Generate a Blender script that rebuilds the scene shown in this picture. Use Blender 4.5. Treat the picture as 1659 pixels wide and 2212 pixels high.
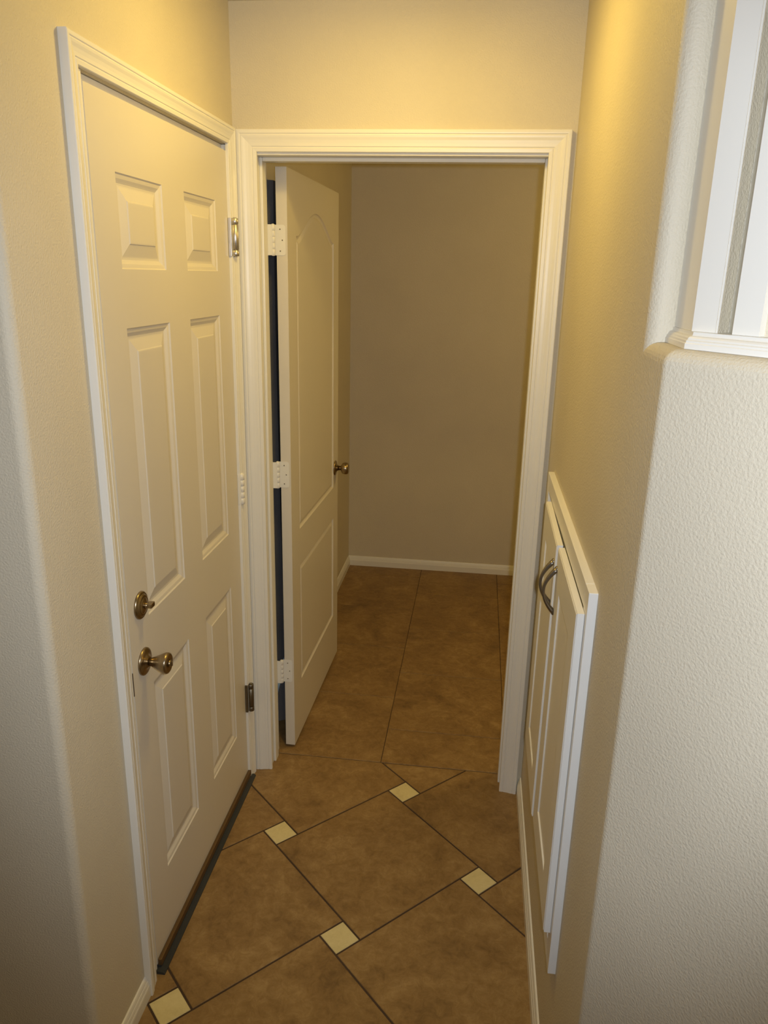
import bpy, bmesh, math, random
from mathutils import Vector, Matrix

random.seed(7)
PI = math.pi
scene = bpy.context.scene
for o in list(bpy.data.objects):
    bpy.data.objects.remove(o)

# ---------------------------------------------------------------- camera
CAM = Vector((0.73095, -2.3155, 1.72413))
RIGHT = Vector((0.992059, 0.123917, 0.021543))
UP = Vector((-0.057193, 0.291898, 0.954738))
FWD = Vector((-0.112020, 0.948388, -0.296667))
cd = bpy.data.cameras.new('camera')
cam = bpy.data.objects.new('camera', cd)
scene.collection.objects.link(cam)
cd.sensor_fit = 'HORIZONTAL'
cd.sensor_width = 36.0
cd.lens = 1647.857 / 1659.0 * 36.0
cd.clip_start = 0.02
cam.matrix_world = Matrix(((RIGHT.x, UP.x, -FWD.x, CAM.x),
                           (RIGHT.y, UP.y, -FWD.y, CAM.y),
                           (RIGHT.z, UP.z, -FWD.z, CAM.z),
                           (0, 0, 0, 1)))
scene.camera = cam

# ---------------------------------------------------------------- world, lights, exposure
wd = bpy.data.worlds.new('world')
scene.world = wd
wd.use_nodes = True
wd.node_tree.nodes['Background'].inputs[0].default_value = (1.0, 0.9, 0.75, 1)
wd.node_tree.nodes['Background'].inputs[1].default_value = 0.02

# the flash of the photographer's camera, a hand's breadth beside the lens
fl = bpy.data.lights.new('camera_flash', 'SPOT')
fl.energy = 46.0
fl.color = (0.90, 0.985, 1.13)
fl.spot_size = math.radians(94)
fl.spot_blend = 0.62
fl.shadow_soft_size = 0.012
flo = bpy.data.objects.new('camera_flash', fl)
scene.collection.objects.link(flo)
fm = cam.matrix_world @ Matrix.Rotation(math.radians(-2.5), 4, 'Y') @ Matrix.Rotation(math.radians(3.5), 4, 'X')
fm.translation = CAM + RIGHT * 0.035 + UP * 0.02
flo.matrix_world = fm

# the warm ceiling lamp of the hallway (its fixture is built further down)
LAMP = Vector((0.50, -0.57, 2.425))
la = bpy.data.lights.new('hall_ceiling_bulb', 'AREA')
la.shape = 'DISK'
la.size = 0.14
la.energy = 4.9
la.color = (1.0, 0.695, 0.155)
lao = bpy.data.objects.new('hall_ceiling_bulb', la)
scene.collection.objects.link(lao)
lao.location = LAMP + Vector((0, 0, -0.022))

# light that the same lamp's glass bowl throws sideways
bo = bpy.data.lights.new('hall_ceiling_bowl', 'POINT')
bo.shadow_soft_size = 0.05
bo.energy = 3.6
bo.color = (1.0, 0.695, 0.155)
boo = bpy.data.objects.new('hall_ceiling_bowl', bo)
scene.collection.objects.link(boo)
boo.location = LAMP + Vector((0, 0, -0.10))

# added warm fill light brightening the far room, unseen beyond the right jamb
fr = bpy.data.lights.new('far_room_fill', 'POINT')
fr.shadow_soft_size = 0.08
fr.energy = 13.0
fr.color = (1.0, 0.72, 0.23)
fro = bpy.data.objects.new('far_room_fill', fr)
scene.collection.objects.link(fro)
fro.location = (1.70, 0.75, 2.25)

# invented soft fill in the open hall behind the photographer, no known lamp
hb = bpy.data.lights.new('open_hall_fill', 'POINT')
hb.shadow_soft_size = 0.12
hb.energy = 21.0
hb.color = (1.0, 0.92, 0.78)
hbo = bpy.data.objects.new('open_hall_fill', hb)
scene.collection.objects.link(hbo)
hbo.location = (1.75, -3.6, 2.25)

vs = scene.view_settings
vs.view_transform = 'Standard'
vs.look = 'None'
vs.exposure = 0.0
vs.gamma = 1.0
vs.use_curve_mapping = False

# ---------------------------------------------------------------- materials
def nodes_of(name, rough=0.5, metal=0.0, col=(0.8, 0.8, 0.8), spec=0.5):
    m = bpy.data.materials.new(name)
    m.use_nodes = True
    nt = m.node_tree
    b = nt.nodes['Principled BSDF']
    b.inputs['Base Color'].default_value = (*col, 1)
    b.inputs['Roughness'].default_value = rough
    b.inputs['Metallic'].default_value = metal
    b.inputs['Specular IOR Level'].default_value = spec
    return m, nt, b

def coords(nt):
    g = nt.nodes.new('ShaderNodeNewGeometry')
    return g.outputs['Position']

def noise(nt, vec, scale, detail=3.0, rough=0.55):
    n = nt.nodes.new('ShaderNodeTexNoise')
    n.inputs['Scale'].default_value = scale
    n.inputs['Detail'].default_value = detail
    n.inputs['Roughness'].default_value = rough
    nt.links.new(vec, n.inputs['Vector'])
    return n

def bump(nt, b, height, strength, dist):
    bp = nt.nodes.new('ShaderNodeBump')
    bp.inputs['Strength'].default_value = strength
    bp.inputs['Distance'].default_value = dist
    nt.links.new(height, bp.inputs['Height'])
    nt.links.new(bp.outputs['Normal'], b.inputs['Normal'])
    return bp

def ramp(nt, fac, stops):
    r = nt.nodes.new('ShaderNodeValToRGB')
    e = r.color_ramp.elements
    while len(e) < len(stops):
        e.new(0.5)
    for i, (p, c) in enumerate(stops):
        e[i].position = p
        e[i].color = (*c, 1)
    nt.links.new(fac, r.inputs['Fac'])
    return r

def paint(name, col, rough, tex_scale, strength, dist, spec=0.4, vary=0.03):
    m, nt, b = nodes_of(name, rough, 0, col, spec)
    p = coords(nt)
    n = noise(nt, p, tex_scale, 2.0, 0.5)
    bump(nt, b, n.outputs['Fac'], strength, dist)
    n2 = noise(nt, p, 3.0, 3.0)
    lo = tuple(c * (1 - vary) for c in col)
    hi = tuple(min(1, c * (1 + vary)) for c in col)
    r = ramp(nt, n2.outputs['Fac'], [(0.3, lo), (0.7, hi)])
    nt.links.new(r.outputs['Color'], b.inputs['Base Color'])
    return m

WALL = paint('wall_paint', (0.635, 0.57, 0.435), 0.62, 260.0, 0.42, 0.003)
CEIL = paint('ceiling_paint', (0.62, 0.57, 0.46), 0.8, 120.0, 0.5, 0.004)
TRIM = paint('trim_paint', (0.80, 0.775, 0.70), 0.34, 60.0, 0.05, 0.001, 0.5, 0.01)
DOOR = paint('door_paint', (0.70, 0.65, 0.55), 0.40, 90.0, 0.06, 0.001, 0.45, 0.012)
CABI = paint('cabinet_paint', (0.82, 0.80, 0.74), 0.36, 60.0, 0.03, 0.001, 0.5, 0.01)

def tile_material(name, stops, rough, scale):
    m, nt, b = nodes_of(name, rough, 0, stops[0][1], 0.4)
    p = coords(nt)
    oi = nt.nodes.new('ShaderNodeObjectInfo')
    cmb = nt.nodes.new('ShaderNodeVectorMath')
    cmb.operation = 'MULTIPLY_ADD'
    cmb.inputs[1].default_value = (13.0, 7.0, 5.0)
    nt.links.new(oi.outputs['Random'], cmb.inputs[0])
    nt.links.new(p, cmb.inputs[2])
    n = noise(nt, cmb.outputs[0], scale, 8.0, 0.66)
    n.inputs['Distortion'].default_value = 0.9
    n2 = noise(nt, cmb.outputs[0], scale * 7, 9.0, 0.78)
    n2.inputs['Distortion'].default_value = 0.6
    mx = nt.nodes.new('ShaderNodeMix')
    mx.data_type = 'FLOAT'
    mx.inputs[0].default_value = 0.5
    nt.links.new(n.outputs['Fac'], mx.inputs[2])
    nt.links.new(n2.outputs['Fac'], mx.inputs[3])
    r = ramp(nt, mx.outputs[0], stops)
    nt.links.new(r.outputs['Color'], b.inputs['Base Color'])
    bump(nt, b, n2.outputs['Fac'], 0.12, 0.002)
    rr = nt.nodes.new('ShaderNodeMapRange')
    rr.inputs['To Min'].default_value = rough - 0.1
    rr.inputs['To Max'].default_value = rough + 0.15
    nt.links.new(n.outputs['Fac'], rr.inputs['Value'])
    nt.links.new(rr.outputs['Result'], b.inputs['Roughness'])
    return m

TILE = tile_material('brown_tile', [(0.36, (0.165, 0.094, 0.034)), (0.47, (0.248, 0.146, 0.052)),
                                    (0.54, (0.300, 0.184, 0.069)), (0.66, (0.410, 0.272, 0.115))], 0.5, 4.5)
ACCENT = tile_material('beige_tile', [(0.30, (0.57, 0.475, 0.225)), (0.50, (0.68, 0.575, 0.285)),
                                      (0.70, (0.75, 0.645, 0.35))], 0.5, 9.0)
GROUT = paint('grout', (0.075, 0.048, 0.030), 0.9, 400.0, 0.4, 0.002, 0.2, 0.15)
NICKEL, _nt, _b = nodes_of('satin_nickel', 0.36, 1.0, (0.60, 0.575, 0.54))
BRASS, _nt, _b = nodes_of('antique_brass', 0.28, 1.0, (0.42, 0.33, 0.21))
_n = noise(_nt, coords(_nt), 60.0)
_r = ramp(_nt, _n.outputs['Fac'], [(0.3, (0.30, 0.235, 0.15)), (0.7, (0.46, 0.37, 0.245))])
_nt.links.new(_r.outputs['Color'], _b.inputs['Base Color'])
PEWTER, _nt, _b = nodes_of('pewter', 0.38, 1.0, (0.27, 0.24, 0.20))
DARKMETAL, _nt, _b = nodes_of('tarnished_metal', 0.42, 1.0, (0.20, 0.175, 0.135))
BRONZE, _nt, _b = nodes_of('bronze_strip', 0.5, 0.6, (0.17, 0.105, 0.045))
RUBBER = paint('grey_rubber', (0.040, 0.041, 0.038), 0.75, 200.0, 0.3, 0.001, 0.3, 0.2)
DARK = paint('dark_gap', (0.02, 0.018, 0.015), 0.9, 50.0, 0.0, 0.001, 0.1)
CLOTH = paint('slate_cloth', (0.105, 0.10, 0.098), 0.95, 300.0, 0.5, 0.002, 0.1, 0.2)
PALEBLUE = paint('pale_blue_cloth', (0.36, 0.48, 0.56), 0.9, 300.0, 0.5, 0.002, 0.1, 0.1)
LENS, _nt, _b = nodes_of('lamp_lens', 0.5, 0, (0.9, 0.85, 0.75))
_b.inputs['Emission Color'].default_value = (1.0, 0.78, 0.42, 1)
_b.inputs['Emission Strength'].default_value = 6.0

# ---------------------------------------------------------------- helpers
def bare(name, parent=None, loc=None):
    o = bpy.data.objects.new(name, None)
    scene.collection.objects.link(o)
    o.empty_display_size = 0.1
    if loc:
        o.location = loc
    if parent:
        o.parent = parent
    return o

def tag(o, label=None, cat=None, kind=None, group=None):
    if label: o['label'] = label
    if cat: o['category'] = cat
    if kind: o['kind'] = kind
    if group: o['group'] = group
    return o

class MB:
    """collects vertices and faces for ONE mesh object"""
    def __init__(s):
        s.v = []
        s.f = []
        s.sm = []
    def add(s, vs, fs, smooth=False):
        k = len(s.v)
        s.v += [tuple(p) for p in vs]
        for f in fs:
            s.f.append([i + k for i in f])
            s.sm.append(smooth)
        return s
    def box(s, a, b):
        x0, y0, z0 = a
        x1, y1, z1 = b
        vs = [(x0, y0, z0), (x1, y0, z0), (x1, y1, z0), (x0, y1, z0),
              (x0, y0, z1), (x1, y0, z1), (x1, y1, z1), (x0, y1, z1)]
        return s.add(vs, [(3, 2, 1, 0), (4, 5, 6, 7), (0, 1, 5, 4), (1, 2, 6, 5), (2, 3, 7, 6), (3, 0, 4, 7)])
    def bbox(s, a, b, r=0.002):
        """box with chamfered edges"""
        bm = bmesh.new()
        bmesh.ops.create_cube(bm, size=1.0)
        c = [(a[i] + b[i]) / 2 for i in range(3)]
        d = [b[i] - a[i] for i in range(3)]
        for v in bm.verts:
            v.co = Vector([c[i] + v.co[i] * d[i] for i in range(3)])
        bmesh.ops.bevel(bm, geom=bm.edges[:], offset=r, segments=2, affect='EDGES', profile=0.6)
        bm.verts.index_update()
        s.add([v.co for v in bm.verts], [[v.index for v in f.verts] for f in bm.faces])
        bm.free()
        return s
    def prism(s, poly, z0, z1, smooth=False):
        n = len(poly)
        vs = [(x, y, z0) for x, y in poly] + [(x, y, z1) for x, y in poly]
        fs = [[i, (i + 1) % n, n + (i + 1) % n, n + i] for i in range(n)]
        s.add(vs, fs, smooth)
        k = len(s.v) - 2 * n
        s.f.append([k + i for i in range(n)][::-1]); s.sm.append(False)
        s.f.append([k + n + i for i in range(n)]); s.sm.append(False)
        return s
    def loft(s, loops, smooth=False, cap0=True, cap1=True, closed=True):
        n = len(loops[0])
        k = len(s.v)
        for L in loops:
            s.v += [tuple(p) for p in L]
        m = n if closed else n - 1
        for j in range(len(loops) - 1):
            for i in range(m):
                a = k + j * n + i
                b = k + j * n + (i + 1) % n
                s.f.append([a, b, b + n, a + n]); s.sm.append(smooth)
        if cap0:
            s.f.append([k + i for i in range(n)][::-1]); s.sm.append(False)
        if cap1:
            e = k + (len(loops) - 1) * n
            s.f.append([e + i for i in range(n)]); s.sm.append(False)
        return s
    def lathe(s, origin, axis, prof, seg=32, smooth=True):
        """prof: list of (distance along the axis, radius)"""
        ax = Vector(axis).normalized()
        t = Vector((0, 0, 1)) if abs(ax.z) < 0.9 else Vector((1, 0, 0))
        a = ax.cross(t).normalized()
        b = ax.cross(a).normalized()
        o = Vector(origin)
        loops = []
        for h, r in prof:
            loops.append([o + ax * h + (a * math.cos(2 * PI * i / seg) + b * math.sin(2 * PI * i / seg)) * max(r, 1e-5) for i in range(seg)])
        return s.loft(loops, smooth)
    def tube(s, pts, radii, seg=12, flat=1.0, side=None):
        pts = [Vector(p) for p in pts]
        loops = []
        for i, p in enumerate(pts):
            t = (pts[min(i + 1, len(pts) - 1)] - pts[max(i - 1, 0)]).normalized()
            sd = Vector(side) if side else (Vector((0, 0, 1)) if abs(t.z) < 0.9 else Vector((1, 0, 0)))
            a = (sd - t * sd.dot(t)).normalized()
            b = t.cross(a)
            r = radii[i] if hasattr(radii, '__len__') else radii
            loops.append([p + a * math.cos(2 * PI * k / seg) * r * flat + b * math.sin(2 * PI * k / seg) * r for k in range(seg)])
        return s.loft(loops, True)
    def build(s, name, mat, parent=None, fix=True):
        me = bpy.data.meshes.new(name)
        me.from_pydata(s.v, [], s.f)
        me.update()
        for p, sm in zip(me.polygons, s.sm):
            p.use_smooth = sm
        if fix:
            bm = bmesh.new()
            bm.from_mesh(me)
            bmesh.ops.recalc_face_normals(bm, faces=bm.faces[:])
            bm.to_mesh(me)
            bm.free()
        me.materials.append(mat)
        o = bpy.data.objects.new(name, me)
        scene.collection.objects.link(o)
        if parent:
            o.parent = parent
            o.matrix_parent_inverse = Matrix.Identity(4)
            # meshes are written in world coordinates; take the parent's placement out
            off, q = Vector((0, 0, 0)), parent
            while q:
                off += q.location
                q = q.parent
            o.location = -off
        return o

def arc(cx, cy, r, a0, a1, n=8):
    return [(cx + r * math.cos(math.radians(a0 + (a1 - a0) * i / n)), cy + r * math.sin(math.radians(a0 + (a1 - a0) * i / n))) for i in range(n + 1)]

# colonial casing profile: (distance from the inner edge, height off the wall)
def casing_profile(w, t):
    k = w / 0.0579
    q = t / 0.017
    pts = [(0, 0), (0, .0075), (.0015, .0090), (.0100, .0100), (.0118, .0088), (.0132, .0088), (.0150, .0105),
           (.0230, .0112), (.0310, .0128), (.0380, .0150), (.0425, .0158), (.0445, .0150), (.0458, .0150), (.0475, .0166), (.0500, .0170),
           (.0555, .0170), (.0574, .0160), (.0579, .0140), (.0579, 0)]
    return [(a * k, b * q) for a, b in pts]

def casing(name, start, along, length, outward, normal, prof, m0, m1, mat, parent):
    """one mitred length of casing. start: inner edge at the wall; m0/m1 = 1 where the end is mitred outwards"""
    st, al, ow, nm = Vector(start), Vector(along), Vector(outward), Vector(normal)
    A = [st + ow * s + nm * h - al * (s * m0) for s, h in prof]
    B = [st + al * length + ow * s + nm * h + al * (s * m1) for s, h in prof]
    return MB().loft([A, B]).build(name, mat, parent)

BASE_PROF = [(0, 0), (.0125, 0), (.0125, .0330), (.0118, .0345), (.0118, .0365), (.0106, .0380), (.0095, .0440), (.0088, .0455),
             (.0088, .0475), (.0075, .0490), (.0058, .0550), (.0040, .0590), (0, .0600)]
def base_run(name, path, normals, mat, parent=None, prof=BASE_PROF, z=0.0):
    """a moulding swept along a plan polyline; normals: mitred offset direction at each vertex"""
    loops = []
    for (x, y), (nx, ny) in zip(path, normals):
        loops.append([(x + nx * d, y + ny * d, z + h) for d, h in prof])
    return MB().loft(loops).build(name, mat, parent)

# ---------------------------------------------------------------- setting: shell
W = 0.960          # corridor width
H = 2.425          # ceiling
R = 0.019          # bullnose radius
YL = -1.169        # corner of the left wall
YR = -1.200        # end of the right wall above the ledge
YF = 2.067         # far wall
DY0, DY1 = -0.882, -0.050     # rough opening in the left wall

floor = MB().box((-2.4, -4.7, -0.06), (2.7, 2.2, -0.0022)).build('floor', GROUT)
tag(floor, 'brown ceramic tile floor with small beige accent tiles and dark grout', 'floor', 'structure')

ceiling = MB().box((-2.4, -4.7, H), (2.7, 2.2, H + 0.05)).build('ceiling', CEIL)
tag(ceiling, 'painted ceiling above the hallway', 'ceiling', 'structure')

wl = MB()
wl.prism([(0, DY0), (-0.12, DY0), (-0.12, YL + 0.12), (-2.3, YL + 0.12), (-2.3, YL)] + arc(-R, YL + R, R, -90, 0, 10), 0, H)
wl.box((-0.12, DY0, 2.062), (0, DY1, H))
wl.box((-0.12, DY1, 0), (0, 0.0, H))
wl.box((-0.14, DY0 - .1, 0), (-0.12, 0.0, H))
wall_left = wl.build('wall_left', WALL)
tag(wall_left, 'textured tan wall with rounded corner holding the six-panel door', 'wall', 'structure')

wb = MB()
wb.box((-0.14, 0, 0), (0.045, 0.117, H))
wb.box((0.908, 0, 0), (2.7, 0.117, H))
wb.box((0.045, 0, 2.062), (0.908, 0.117, H))
wall_back = wb.build('wall_back', WALL)
tag(wall_back, 'textured tan wall above and beside the open doorway', 'wall', 'structure')

# half wall at an angle, with the full-height wall set back above its ledge
ANG = math.radians(-53)
DV = Vector((math.cos(ANG), math.sin(ANG)))
NV = Vector((math.sin(ANG), -math.cos(ANG)))     # towards the open hall
C0 = Vector((W, -1.315))
LEDGE = 1.644
def angled(inset, along):
    """point on the line parallel to the angled wall, set back by inset, beyond its meeting with x = W + inset"""
    p = C0 - NV * inset
    k = (W + inset - p.x) / DV.x
    c = p + DV * k
    return c + DV * along
def corner_outline(inset, r, far=1.5, n=6):
    c = angled(inset, 0)
    tl = r * math.tan(math.radians(37) / 2)
    a = Vector((c.x, c.y + tl))
    ce = Vector((a.x + r, a.y))
    pts = [(c.x, YR + R)]
    for i in range(n + 1):
        t = math.radians(180 + 37 * i / n)
        pts.append((ce.x + r * math.cos(t), ce.y + r * math.sin(t)))
    e = c + DV * far
    pts.append((e.x, e.y))
    b = C0 - NV * 0.20 + DV * far
    pts.append((b.x, b.y))
    pts.append((W + 0.25, YR + R))
    return pts
wr = MB()
# corridor side, full height, rounded end above the ledge
wr.prism([(W, 0.0), (W, YR + R)] + arc(W + R, YR + R, R, 180, 270, 10) + arc(W + R + .001, YR + 0.028, 0.028, -90, -12, 10) + [(W + 0.24, YR + 0.03), (W + 0.24, 0.0)], 0, H)
loops = [[(x, y, 0) for x, y in corner_outline(0, R)], [(x, y, LEDGE - R) for x, y in corner_outline(0, R)]]
for i in range(1, 7):
    t = PI / 2 * i / 6
    ins = R * (1 - math.cos(t))
    loops.append([(x, y, LEDGE - R + R * math.sin(t)) for x, y in corner_outline(ins, max(R - ins, 0.003))])
wr.loft(loops)
# wall set back above the ledge, with a shallow recess between the two white posts
FL1, FR1 = Vector((0.9954, -1.2872)), Vector((1.0182, -1.3174))
FL2, FR2 = Vector((1.0303, -1.3336)), Vector((1.0518, -1.3619))
b = angled(0.085, 1.4); c2 = angled(0.20, 1.4); a = angled(0.085, 0.0)
wr.prism([(a.x, a.y), (b.x, b.y), (c2.x, c2.y), (W + 0.22, -1.12), (a.x + 0.01, -1.15)], LEDGE, H)
QN = Vector((1.0387, -1.290))
wr.prism([(FR1.x - .002, FR1.y + .002), tuple(QN), (1.062, -1.280), (1.045, -1.26), (1.015, -1.28)], LEDGE, H)
e0 = FR2 - NV * 0.010; e1_ = e0 + DV * 1.2
wr.prism([(e0.x - .02 * DV.x, e0.y - .02 * DV.y), (e1_.x, e1_.y), (e1_.x - NV.x * .06, e1_.y - NV.y * .06), (e0.x - NV.x * .06, e0.y - NV.y * .06)], LEDGE, H)
wall_right = wr.build('wall_right', WALL)
tag(wall_right, 'textured wall with the white cabinet, ending in an angled ledge', 'wall', 'structure')
me = wall_right.data
me.update()

# far room
wf = MB().box((-0.14, YF, 0), (2.2, YF + 0.1, H)).build('wall_far', WALL)
tag(wf, 'plain tan wall at the end of the far room', 'wall', 'structure')
wfl = MB().box((-0.14, 0.117, 0), (-0.002, YF, H)).build('wall_far_left', WALL)
tag(wfl, 'tan side wall behind the open inner door', 'wall', 'structure')
wfr = MB().box((2.0, 0.117, 0), (2.2, YF, H)).build('wall_far_right', WALL)
tag(wfr, 'side wall of the far room hidden right of the doorway', 'wall', 'structure')
# the hall behind the camera
wo = MB()
wo.box((-2.4, -4.7, 0), (-2.3, YL + 0.12, H))
wo.box((-2.4, -4.7, 0), (2.7, -4.6, H))
wo.box((2.6, -4.7, 0), (2.7, 0.117, H))
wo = wo.build('wall_front', WALL)
tag(wo, 'walls of the open hall behind the photographer', 'wall', 'structure')

# ---------------------------------------------------------------- floor tiles
def clip(poly, nx, ny, c):
    """keep nx*x + ny*y <= c"""
    out = []
    for i in range(len(poly)):
        p, q = poly[i], poly[(i + 1) % len(poly)]
        dp = nx * p[0] + ny * p[1] - c
        dq = nx * q[0] + ny * q[1] - c
        if dp <= 0:
            out.append(p)
        if dp * dq < 0:
            t = dp / (dp - dq)
            out.append((p[0] + t * (q[0] - p[0]), p[1] + t * (q[1] - p[1])))
    return out
def area(poly):
    return 0.5 * sum(poly[i][0] * poly[(i + 1) % len(poly)][1] - poly[(i + 1) % len(poly)][0] * poly[i][1] for i in range(len(poly)))
def inset(poly, d):
    n = len(poly)
    out = []
    for i in range(n):
        p0, p1, p2 = Vector(poly[i - 1]), Vector(poly[i]), Vector(poly[(i + 1) % n])
        e1 = (p1 - p0).normalized(); e2 = (p2 - p1).normalized()
        n1 = Vector((-e1.y, e1.x)); n2 = Vector((-e2.y, e2.x))
        m = n1 + n2
        m = m / max(m.dot(n1), 0.25)
        q = p1 + m * d
        out.append((q.x, q.y))
    return out
def clean(poly):
    out = []
    for p in poly:
        if not out or (Vector(p) - Vector(out[-1])).length > 0.004:
            out.append(p)
    if len(out) > 1 and (Vector(out[0]) - Vector(out[-1])).length <= 0.004:
        out.pop()
    return out
def tile(name, poly, mat):
    poly = clean(poly)
    if len(poly) < 3 or abs(area(poly)) < 4e-4:
        return None
    if area(poly) < 0:
        poly = poly[::-1]
    dz = random.uniform(-0.00025, 0.00025)
    o0 = [(x, y, -0.008) for x, y in poly]
    o1 = [(x, y, -0.0013 + dz) for x, y in poly]
    o2 = [(x, y, dz) for x, y in inset(poly, 0.0013)]
    return MB().loft([o0, o1, o2], cap0=False).build(name, mat, floor, fix=False)

G = 0.0055
TH = math.radians(45.0)
e1 = Vector((math.cos(TH), math.sin(TH)))
e2 = Vector((-math.sin(TH), math.cos(TH)))
LA, LB = 0.4502, 0.0802
v1 = e1 * LA - e2 * LB
v2 = e1 * LB + e2 * LA
O = Vector((0.5580, -0.0618))       # centre of one accent tile
YT = 0.0935                          # joint across the doorway
def shape(poly):
    poly = clip(poly, 0, 1, YT - G / 2)
    if not poly:
        return poly
    # leave out what lies wholly under or behind the hallway's walls
    if all(x < -0.02 and y > YL + 0.02 for x, y in poly) or all(x > W + 0.02 and y > -1.30 for x, y in poly):
        return []
    return poly
for i in range(-18, 12):
    for j in range(-16, 12):
        c = O + v1 * i + v2 * j
        if not (-2.2 < c.x < 2.4 and -4.3 < c.y < 0.6):
            continue
        hb = (LB - G) / 2
        sq = [c - e1 * hb - e2 * hb, c + e1 * hb - e2 * hb, c + e1 * hb + e2 * hb, c - e1 * hb + e2 * hb]
        p = shape([(q.x, q.y) for q in sq])
        if p: tile('accent_tile', p, ACCENT)
        # the large tile under this accent tile: its edges run on from the accent's edges
        k0 = c - e1 * (LB / 2) - e2 * (LB / 2)
        a0 = k0 + e1 * (G / 2) - e2 * (G / 2)
        L = LA - G
        sq = [a0, a0 - e2 * L, a0 + e1 * L - e2 * L, a0 + e1 * L]
        p = shape([(q.x, q.y) for q in sq])
        if p: tile('floor_tile', p, TILE)
P = 0.4572
for col, (x0, off) in enumerate([(-0.002, 0.552), (0.455, 0.315), (0.912, 0.552), (1.369, 0.315), (1.826, 0.552)]):
    xa, xb = x0 + G * .22, min(x0 + P, 2.0) - G * .22
    ys = [YT]
    y = off
    while y < YF:
        ys.append(y); y += P
    ys.append(YF)
    for ya, yb in zip(ys, ys[1:]):
        if yb - ya < 0.02: continue
        tile('floor_tile', [(xa, ya + G * .22), (xb, ya + G * .22), (xb, yb - G * .22), (xa, yb - G * .22)], TILE)

# ---------------------------------------------------------------- baseboards
def run(name, path, side, label):
    """side: +1 = the moulding stands to the left of the path"""
    P_ = [Vector(p) for p in path]
    nm = []
    for i in range(len(P_)):
        es = []
        if i > 0: es.append((P_[i] - P_[i - 1]).normalized())
        if i < len(P_) - 1: es.append((P_[i + 1] - P_[i]).normalized())
        ns = [Vector((-e.y, e.x)) * side for e in es]
        m = sum(ns, Vector((0, 0)))
        m = m / m.dot(ns[0])
        nm.append((m.x, m.y))
    o = base_run(name, path, nm, TRIM)
    return tag(o, label, 'baseboard', 'structure')
run('baseboard_left', [(0, -0.9395), (0, YL + R)] + arc(-R, YL + R, R, 0, -90, 6)[1:] + [(-2.3, YL)], 1,
    'cream baseboard running from the six-panel door round the rounded corner')
ca = corner_outline(0, R)
run('baseboard_right', [(W, -0.001)] + ca[1:9], -1, 'cream baseboard under the white wall cabinet')
run('baseboard_far', [(2.0, YF), (0.0, YF)], 1, 'cream baseboard along the far wall')
run('baseboard_far_left', [(-0.002, YF - 0.013), (-0.002, 0.95), (-0.002, 0.12)], 1, 'cream baseboard on the side wall behind the open door')

# ---------------------------------------------------------------- trim_1: frame of the six-panel door
t1 = bare('trim_1', loc=(0, -0.48, 0))
tag(t1, 'cream moulded casing around the closed six-panel door', 'door frame', 'structure')
cw1 = 0.046
YA, YB = -0.9390, -0.0245
HL = 2.1085
p1 = casing_profile(cw1, 0.0170)
ZI = HL - cw1
casing('side_casing', (0, YA + cw1, 0), (0, 0, 1), ZI, (0, -1, 0), (1, 0, 0), p1, 0, 1, TRIM, t1)
casing('side_casing', (0, YB - cw1, 0), (0, 0, 1), ZI, (0, 1, 0), (1, 0, 0), p1, 0, 1, TRIM, t1)
casing('head_casing', (0, YA + cw1, ZI), (0, 1, 0), (YB - cw1) - (YA + cw1), (0, 0, 1), (1, 0, 0), p1, 1, 1, TRIM, t1)
j = MB()
j.box((-0.118, DY0 + .0005, 0.0), (0.0, DY0 + 0.0120, 2.0605))
j.box((-0.118, DY1 - 0.0120, 0.0), (0.0, DY1 - .0005, 2.0605))
j.box((-0.118, DY0 + .012, 2.0490), (-0.014, DY1 - .012, 2.0605))
j.box((-0.080, DY0 + .012, 0.0), (-0.047, DY0 + .024, 2.053))
j.box((-0.080, DY1 - .024, 0.0), (-0.047, DY1 - .012, 2.053))
j.box((-0.080, DY0 + .024, 2.038), (-0.047, DY1 - .024, 2.053))
j.build('jamb', TRIM, t1)

# ---------------------------------------------------------------- doors
def door_face(mb, to3, u0, u1, v0, v1, cells, depth_sign=1.0):
    """cells: list of (cell rect, ring function(inset)->points, profile[(inset, depth)]); to3(u, v, d) -> point"""
    for rect, ring, prof in cells:
        a0, a1, b0, b1 = rect
        r0 = ring(0.0)
        n = len(r0)
        # outer loop: the cell's border, point for point against the ring
        if n == 4:
            outer = [(a0, b0), (a1, b0), (a1, b1), (a0, b1)]
        else:
            uu0 = min(p[0] for p in r0); uu1 = max(p[0] for p in r0)
            outer = []
            for i, (u, v) in enumerate(r0):
                if i == 0: outer.append((a0, b0))
                elif i == 1: outer.append((a1, b0))
                else:
                    k = (u - uu0) / (uu1 - uu0)
                    outer.append((a0 + (a1 - a0) * k, b1))
        L = [[to3(u, v, 0) for u, v in outer]]
        for ins, d in prof:
            L.append([to3(u, v, d) for u, v in ring(ins)])
        mb.loft(L, cap0=False, cap1=True)
def rect_ring(u0, u1, v0, v1):
    return lambda i: [(u0 + i, v0 + i), (u1 - i, v0 + i), (u1 - i, v1 - i), (u0 + i, v1 - i)]

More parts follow.
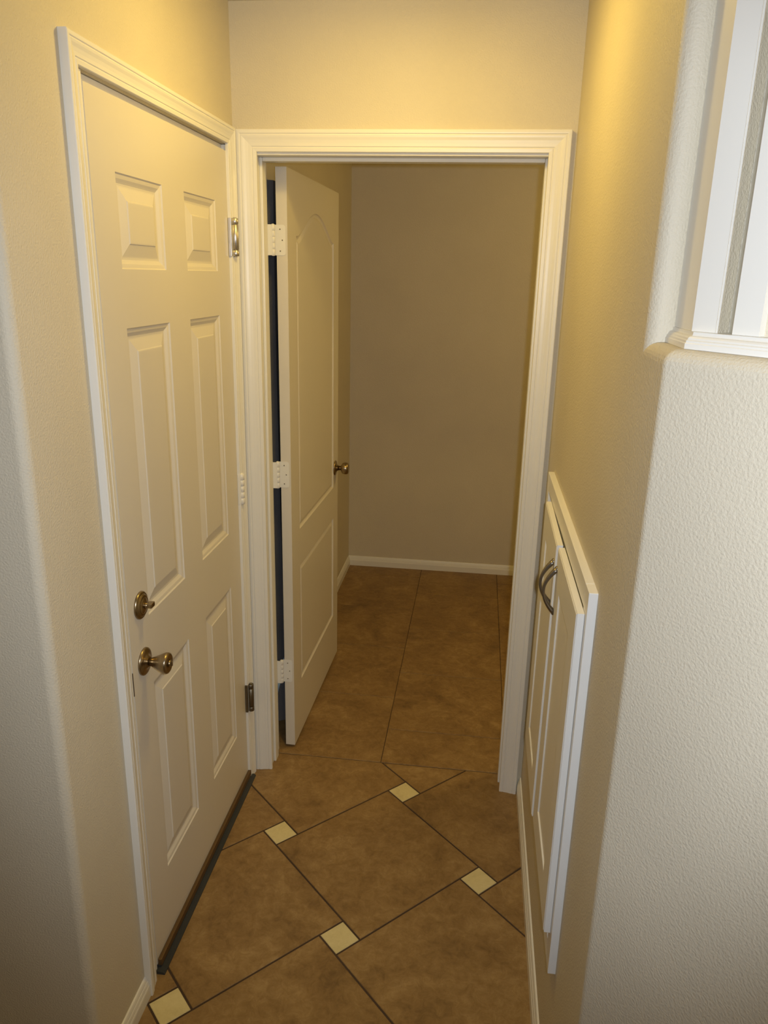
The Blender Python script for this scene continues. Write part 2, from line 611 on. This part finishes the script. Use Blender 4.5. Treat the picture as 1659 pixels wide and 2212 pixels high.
# door_1, closed, in the left wall
DX = 0.0            # face of the leaf
D0, D1 = -0.8665, -0.0650
Z0, Z1 = 0.018, 2.0440
PROF6 = [(0, 0), (.0025, -.0030), (.0060, -.0036), (.0100, -.0046), (.0150, -.0075), (.0185, -.0092), (.0225, -.0095),
         (.0250, -.0092), (.0490, -.0032), (.0505, -.0016), (.0530, -.0012)]
cols = [(-0.7640, -0.5350), (-0.4020, -0.1750)]
rows = [(0.2360, 0.7790), (0.9540, 1.6060), (1.7240, 1.9070)]
ub = [D0, -0.4680, D1]
vb = [Z0, 0.8660, 1.6650, Z1]
d1 = bare('door_1', loc=(DX, (D0 + D1) / 2, 0))
tag(d1, 'closed cream six-panel door with knob and deadbolt on the left wall', 'door', 'structure')
mb = MB()
cells = []
for i, (ya, yb) in enumerate(cols):
    for k, (za, zb) in enumerate(rows):
        cells.append(((ub[i], ub[i + 1], vb[k], vb[k + 1]), rect_ring(ya, yb, za, zb), PROF6))
door_face(mb, lambda u, v, d: (DX + d, u, v), D0, D1, Z0, Z1, cells)
T = 0.044
mb.add([(DX, D0, Z0), (DX, D1, Z0), (DX, D1, Z1), (DX, D0, Z1), (DX - T, D0, Z0), (DX - T, D1, Z0), (DX - T, D1, Z1), (DX - T, D0, Z1)],
       [(0, 1, 5, 4), (1, 2, 6, 5), (2, 3, 7, 6), (3, 0, 4, 7), (4, 5, 6, 7)])
bm_leaf = mb.build('door_leaf', DOOR, d1)
# weather strip of the door bottom and the threshold under it
MB().bbox((DX + 0.0005, D0 + .002, 0.0135), (DX + 0.011, D1 - .002, 0.034), 0.0025).build('sweep_rail', BRONZE, d1)
MB().bbox((DX - 0.03, D0 + .002, 0.004), (DX + 0.0085, D1 - .002, 0.0155), 0.002).build('sweep_seal', RUBBER, d1)
s = MB()
s.loft([[(x, y, z) for x, z in ((-0.10, 0.0), (0.023, 0.0), (0.023, 0.003), (0.018, 0.0075), (0.008, 0.009), (-0.10, 0.009))] for y in (DY0 + .004, DY1 - .004)])
s.build('threshold', RUBBER, t1)
MB().box((DX - 0.004, DY0 + .0125, 0.800), (DX + 0.0010, D0 - .0008, 0.858)).build('strike_plate', DARKMETAL, t1)

def hinge(parent, x, y, zc, h, r, mat, plate=True, name='hinge', lug=0.33):
    m = MB()
    g = 0.0011
    zs = [zc - h / 2, zc - h / 2 + h * lug * .5, zc - h * .5 + h * (1 - lug * .5), zc + h / 2]
    for k, (a, b) in enumerate(zip(zs, zs[1:])):
        m.lathe((x, y, a + g / 2), (0, 0, 1), [(0, r * .9), (.0006, r), (b - a - g - .0006, r), (b - a - g, r * .9)], 24)
    m.lathe((x, y, zc - h / 2 + .002), (0, 0, 1), [(0, r * .82), (h - .004, r * .82)], 16)
    for zz, dz in ((zc + h / 2, 1), (zc - h / 2, -1)):
        m.lathe((x, y, zz), (0, 0, dz), [(0, r * .55), (.0015, r * .5), (.0022, 0.0)], 14)
    if plate:
        m.bbox((x - r - .006, y - .0160, zc - h / 2), (x - r + .0025, y - .002, zc + h / 2), 0.0008)
    return m.build(name, mat, parent)
hinge(d1, 0.0165, -0.0585, 1.8180, 0.104, 0.0098, NICKEL)['label'] = 'satin nickel spring hinge'
hinge(d1, 0.0165, -0.0585, 0.3210, 0.104, 0.0098, DARKMETAL)['label'] = 'dark tarnished lower hinge'
def butt_hinge(parent, x, y, zc, h, r, mat):
    m = MB()
    n = 5
    for k in range(n):
        a = zc - h / 2 + h * k / n
        m.lathe((x, y, a + .0006), (0, 0, 1), [(0, r * .95), (.0003, r), (h / n - .0011, r), (h / n - .0008, r * .95)], 20)
    m.lathe((x, y, zc - h / 2 - .002), (0, 0, 1), [(0, r * .5), (.002, r * .88), (h + .002, r * .88), (h + .0045, r * .4)], 16)
    return m
m = butt_hinge(d1, 0.0105, -0.0600, 1.0680, 0.098, 0.0082, TRIM)
m.bbox((0.0004, -0.0720, 1.019), (0.0060, -0.0530, 1.117), 0.0006)
m.build('hinge', TRIM, d1)['label'] = 'hinge painted cream'

# deadbolt with thumb turn
DBY, DBZ = -0.8040, 0.9970
db = MB().lathe((DX, DBY, DBZ), (1, 0, 0), [(0, .0325), (.0030, .0325), (.0052, .0310), (.0060, .0290), (.0056, .0275), (.0064, .0262), (.0092, .0240),
                                             (.0098, .0215), (.0092, .0205), (.0100, .0190), (.0118, .0120), (.0120, .0001)], 40).build('deadbolt', BRASS, d1)
tt = MB()
tt.lathe((DX + .0115, DBY, DBZ), (1, 0, 0), [(0, .0075), (.0060, .0060), (.0075, .0050)], 20)
tt.bbox((DX + 0.0160, DBY - .0045, DBZ - .0055), (DX + 0.0290, DBY + .0155, DBZ + .0055), 0.0022)
tt.build('thumb_turn', BRASS, db)
# knob
KY, KZ = -0.8060, 0.8560
kb = MB().lathe((DX, KY, KZ), (1, 0, 0), [(0, .0330), (.0030, .0330), (.0050, .0318), (.0066, .0280), (.0072, .0220), (.0090, .0150), (.0130, .0118)], 40).build('rose', BRASS, d1)
kk = MB().lathe((DX, KY, KZ), (1, 0, 0), [(.0120, .0100), (.0200, .0100), (.0215, .0112), (.0260, .0132), (.0350, .0172), (.0440, .0216), (.0510, .0246),
                                          (.0560, .0250), (.0590, .0240), (.0608, .0215), (.0612, .0170), (.0600, .0140), (.0604, .0001)], 40).build('door_knob', BRASS, kb)
lk = MB()
lk.lathe((DX + .0602, KY, KZ), (1, 0, 0), [(0, .0085), (.0040, .0075), (.0050, .0060), (.0052, .0001)], 20)
lk.bbox((DX + .0635, KY - .0015, KZ - .0055), (DX + .0690, KY + .0015, KZ + .0055), 0.001)
lk.build('lock_button', BRASS, kb)

# ---------------------------------------------------------------- trim_2: frame of the doorway
t2 = bare('trim_2', loc=(0.48, 0, 0))
tag(t2, 'cream moulded casing and jamb around the open doorway', 'door frame', 'structure')
cw = 0.0579
XL, XR, HI = 0.0707, 0.8875, 2.0500
p2 = casing_profile(cw, 0.0172)
casing('side_casing', (XL, 0, 0), (0, 0, 1), HI, (-1, 0, 0), (0, -1, 0), p2, 0, 1, TRIM, t2)
casing('side_casing', (XR, 0, 0.0), (0, 0, 1), HI, (1, 0, 0), (0, -1, 0), p2, 0, 1, TRIM, t2)
casing('head_casing', (XL, 0, HI), (1, 0, 0), XR - XL, (0, 0, 1), (0, -1, 0), p2, 1, 1, TRIM, t2)
JL, JR, JT, JD = 0.0640, 0.8940, 2.0430, 0.1180
j = MB()
j.bbox((0.0455, 0.0003, 0), (JL, JD, JT + .018), 0.001)
j.bbox((JR, 0.0003, 0), (0.9075, JD, JT + .018), 0.001)
j.bbox((JL, 0.0003, JT), (JR, JD, JT + .018), 0.001)
j.build('jamb', TRIM, t2)
j = MB()
j.bbox((JL, 0.040, 0), (JL + .0090, 0.078, JT), 0.0025)
j.bbox((JR - .0110, 0.040, 0), (JR, 0.078, JT), 0.0025)
j.bbox((JL + .009, 0.040, JT - .011), (JR - .011, 0.078, JT), 0.0025)
j.build('door_stop', TRIM, t2)

# ---------------------------------------------------------------- door_2, open into the far room
A0 = Vector((0.1215, 0.1335))          # hinge edge, visible face
A1 = Vector((0.1405, 0.9065))          # latch edge
UD = (A1 - A0).normalized()
ND = Vector((UD.y, -UD.x))             # visible face looks this way (+x)
LEN = (A1 - A0).length
T2 = 0.0350
d2 = bare('door_2', loc=(A0.x, A0.y, 0))
tag(d2, 'cream two-panel door with arched top panel standing open in the doorway', 'door', 'structure')
def to3(u, v, d):
    q = A0 + UD * u + ND * d
    return (q.x, q.y, v)
DZ0, DZ1 = 0.012, 2.030
uA, uB = 0.108, LEN - 0.092
def arch_ring(i):
    u0, u1, v0 = uA + i, uB - i, 0.842 + i
    zs, za = 1.838, 1.925
    pts = [(u0, v0), (u1, v0)]
    n = 28
    for k in range(n + 1):
        f = k / n
        u = u1 + (u0 - u1) * f
        s = abs(2 * f - 1)          # 1 at the shoulders, 0 at the crown
        s2 = min(1.0, s / 0.93)
        h = (0.5 * (1 + math.cos(PI * s2))) ** 0.62
        pts.append((u, zs + (za - zs) * h - i))
    return pts
PROF2 = [(0, 0), (.0030, -.0040), (.0075, -.0062), (.0120, -.0064), (.0170, -.0040), (.0220, -.0022), (.0260, -.0018)]
mb = MB()
vm = 0.772
door_face(mb, to3, 0, LEN, DZ0, DZ1, [((0, LEN, DZ0, vm), rect_ring(uA, uB, 0.236, 0.702), PROF2),
                                      ((0, LEN, vm, DZ1), arch_ring, PROF2)])
q = [to3(0, DZ0, 0), to3(LEN, DZ0, 0), to3(LEN, DZ1, 0), to3(0, DZ1, 0), to3(0, DZ0, -T2), to3(LEN, DZ0, -T2), to3(LEN, DZ1, -T2), to3(0, DZ1, -T2)]
mb.add(q, [(0, 1, 5, 4), (1, 2, 6, 5), (2, 3, 7, 6), (3, 0, 4, 7), (4, 5, 6, 7)])
mb.build('door_leaf', DOOR, d2)
for zc in (1.8200, 1.0700, 0.3250):
    hx, hy = 0.0780, 0.1260
    m = butt_hinge(d2, hx, hy, zc, 0.090, 0.0066, TRIM)
    # leaf let into the door edge, rounded corners
    e = Vector((A0.x, A0.y)) - ND * T2
    pts = []
    w0, w1 = -0.006, 0.029
    for cx, cz, a0_ in ((w1 - .008, zc + .037, 90), (w1 - .008, zc - .037, 0)):
        for k in range(5):
            a = math.radians(a0_ - 90 * k / 4)
            pts.append((cx + .008 * math.cos(a), cz + .008 * math.sin(a)))
    pts += [(w0, zc - .045), (w0, zc + .045)]
    f0 = [(e.x + ND.x * u - UD.x * .0012, e.y + ND.y * u - UD.y * .0012, z) for u, z in pts]
    f1 = [(e.x + ND.x * u - UD.x * .0002, e.y + ND.y * u - UD.y * .0002, z) for u, z in pts]
    m.loft([f0, f1])
    # plate bridging to the jamb
    m.box((JL - .001, 0.1182, zc - .045), (hx, 0.1205, zc + .045))
    hg = m.build('hinge', TRIM, d2)
    sc = MB()
    for u, z in ((.012, zc + .032), (.019, zc), (.012, zc - .032)):
        b0 = e + ND * u
        sc.lathe((b0.x - UD.x * .0010, b0.y - UD.y * .0010, z), (-UD.x, -UD.y, 0), [(0, .0022), (.0007, .0020), (.0008, .0001)], 10)
    sc.build('screw', DARKMETAL, hg)
kc = A0 + UD * (LEN - 0.062)
ko = (kc.x, kc.y, 0.9230)
rs = MB().lathe(ko, (ND.x, ND.y, 0), [(0, .0320), (.0030, .0320), (.0052, .0300), (.0070, .0240), (.0100, .0150), (.0150, .0115)], 36).build('rose', BRASS, d2)
MB().lathe(ko, (ND.x, ND.y, 0), [(.0130, .0100), (.0270, .0100), (.0300, .0150), (.0330, .0210), (.0380, .0245), (.0480, .0258), (.0560, .0245), (.0605, .0200),
                                  (.0615, .0120), (.0600, .0001)], 36).build('door_knob', BRASS, rs)
kb2 = kc - ND * T2
MB().lathe((kb2.x, kb2.y, 0.923), (-ND.x, -ND.y, 0), [(0, .032), (.003, .032), (.006, .026), (.010, .012), (.018, .011), (.024, .022), (.032, .025), (.040, .022), (.043, .001)], 28).build('door_knob', BRASS, d2)

# ---------------------------------------------------------------- dark cloth hanging behind the open door
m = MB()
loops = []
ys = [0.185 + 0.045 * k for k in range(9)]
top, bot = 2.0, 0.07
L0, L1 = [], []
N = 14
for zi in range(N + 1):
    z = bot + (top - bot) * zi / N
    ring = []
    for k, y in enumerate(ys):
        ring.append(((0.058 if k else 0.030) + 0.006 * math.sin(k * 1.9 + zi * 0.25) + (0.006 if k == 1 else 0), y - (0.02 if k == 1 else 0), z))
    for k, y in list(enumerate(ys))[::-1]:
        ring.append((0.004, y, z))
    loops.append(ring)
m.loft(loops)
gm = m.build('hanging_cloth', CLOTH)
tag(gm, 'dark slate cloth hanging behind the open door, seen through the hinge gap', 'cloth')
m = MB()
m.tube([(0.020, 0.176, 0.13), (0.036, 0.182, 0.19), (0.050, 0.191, 0.25), (0.066, 0.215, 0.34)], [.006, .008, .008, .006], 10)
m.build('sash', PALEBLUE, gm)['label'] = 'pale blue sash'
MB().box((-0.001, 0.30, 1.995), (0.012, 0.44, 2.015)).build('hook_strip', TRIM, gm)

# ---------------------------------------------------------------- white cabinet in the right wall
cb = bare('wall_cabinet', loc=(W, -0.62, 0.35))
tag(cb, 'white two-door cabinet with arched pulls set into the right wall', 'cabinet')
FX = 0.9440                     # face of the frame
FY0, FY1, FZ0, FZ1 = -1.056, -0.182, 0.352, 1.204
m = MB()
fw = 0.045
m.bbox((FX, FY0, FZ0), (W + .0005, FY0 + fw, FZ1), 0.0012)
m.bbox((FX, FY1 - fw, FZ0), (W + .0005, FY1, FZ1), 0.0012)
m.bbox((FX, FY0 + fw, FZ1 - fw), (W + .0005, FY1 - fw, FZ1), 0.0012)
m.bbox((FX, FY0 + fw, FZ0), (W + .0005, FY1 - fw, FZ0 + fw), 0.0012)
m.box((W - 0.004, FY0 + fw, FZ0 + fw), (W + .0005, FY1 - fw, FZ1 - fw))
m.build('face_frame', CABI, cb)
PROFC = [(0, 0), (.0030, -.0006), (.0048, -.0026), (.0060, -.0036), (.0110, -.0038), (.0180, -.0038)]
EDGE = 0.0022
def leaf(name, xa, xb, ya, yb, za, zb, ajar):
    """ya = near end, yb = far end (hinged there when ajar)"""
    x0 = xa
    def t3(u, v, d):
        k = (yb - u) / (yb - ya)
        return (x0 - d - ajar * k, u, v)
    mb = MB()
    pr = [(EDGE, .0)] 
    st = 0.078
    def full(i):
        if i < 0.001: return [(ya + st, za + st), (yb - st, za + st), (yb - st, zb - st), (ya + st, zb - st)]
        return [(ya + st + i, za + st + i), (yb - st - i, za + st + i), (yb - st - i, zb - st - i), (ya + st + i, zb - st - i)]
    # rounded outer arris, a fine bead, then the recessed field
    def outer(i): return [(ya + i, za + i), (yb - i, za + i), (yb - i, zb - i), (ya + i, zb - i)]
    th = xb - xa
    L = []
    for i, d in ((0, -th), (0, -.0030), (.0006, -.0018), (.0026, -.0014), (.0032, -.0004), (.0050, 0.0)):
        L.append([t3(u, v, d) for u, v in outer(i)])
    for i, d in PROFC:
        L.append([t3(u, v, d) for u, v in full(i)])
    mb.loft(L)
    return mb.build(name, CABI, cb)
LX = 0.9290
lf2 = leaf('cabinet_door', LX, FX - .0006, -1.038, -0.6880, 0.440, 1.156, 0.0)
lf1 = leaf('cabinet_door', LX - .0004, FX - .0010, -0.6850, -0.3350, 0.442, 1.1600, 0.0032)
def pull(parent, x, y, z0, z1, out):
    m = MB()
    n = 22
    pts, rad = [], []
    for k in range(n + 1):
        f = k / n
        z = z0 + (z1 - z0) * f
        pts.append((x - out * math.sin(PI * f) ** 0.85, y, z))
        rad.append(0.0062 - 0.0026 * math.sin(PI * f))
    m.tube(pts, rad, 12, 1.25, side=(0, 1, 0))
    for z in (z0, z1):
        m.lathe((x + .0008, y, z), (-1, 0, 0), [(0, .0078), (.0030, .0074), (.0050, .0055), (.0052, .0001)], 18)
    return m.build('handle', PEWTER, parent)
pull(lf2, LX, -0.7080, 1.010, 1.112, 0.0260)
pull(lf1, LX - .0036, -0.6600, 1.010, 1.112, 0.0260)

# ---------------------------------------------------------------- ledge: moulding and white boards above the half wall
rl = bare('railing', loc=(W + .05, -1.29, LEDGE))
tag(rl, 'white square posts on a moulded rail above the angled ledge', 'railing')
SHOE = [(0.060, 0.0), (0, 0), (0, .0065), (.0012, .0078), (.0014, .0100), (.0030, .0112), (.0036, .0132), (.0055, .0150), (.0085, .0160), (.0092, .0176), (.0095, .0205), (0.060, .0205)]
TI = 0.0240
loops = []
LZ = LEDGE + 0.0003
for far in (0, 1, 2):
    ring = []
    for d, h in SHOE:
        c = angled(TI + d, 0)
        if far == 0: q = Vector((c.x, YR + 0.0045))
        elif far == 1: q = c
        else: q = c + DV * 1.2
        ring.append((q.x, q.y, LZ + h))
    loops.append(ring)
MB().loft(loops).build('base_moulding', TRIM, rl)
# the corner post turns with the wall; the second stands beyond a narrow recess
PZ = LZ + 0.0206
p = [(FL1.x, YR + 0.0065), tuple(FL1), tuple(FR1), (FR1.x + .0012, FR1.y + .006), (FR1.x - .004, FR1.y + .035), (FL1.x + 0.014, YR + .0065)]
MB().prism(p, PZ, H - .001).build('post', TRIM, rl)
p = [tuple(FL2), tuple(FR2), tuple(FR2 - NV * 0.035), tuple(FL2 - NV * 0.035), (QN.x + .0006, QN.y - .001)]
MB().prism(p, PZ, H - .001).build('post', TRIM, rl)

# ---------------------------------------------------------------- ceiling lamp (above the frame of the picture)
lp = bare('ceiling_light', loc=(LAMP.x, LAMP.y, H))
tag(lp, 'round ceiling light over the hallway, above the picture', 'lamp')
MB().lathe((LAMP.x, LAMP.y, H), (0, 0, -1), [(0, .095), (.010, .095), (.016, .088), (.018, .078), (.012, .074), (.004, .072)], 40).build('trim_ring', TRIM, lp)
MB().lathe((LAMP.x, LAMP.y, H - .004), (0, 0, -1), [(0, .071), (.006, .068), (.010, .050), (.012, .001)], 32).build('lens', LENS, lp)
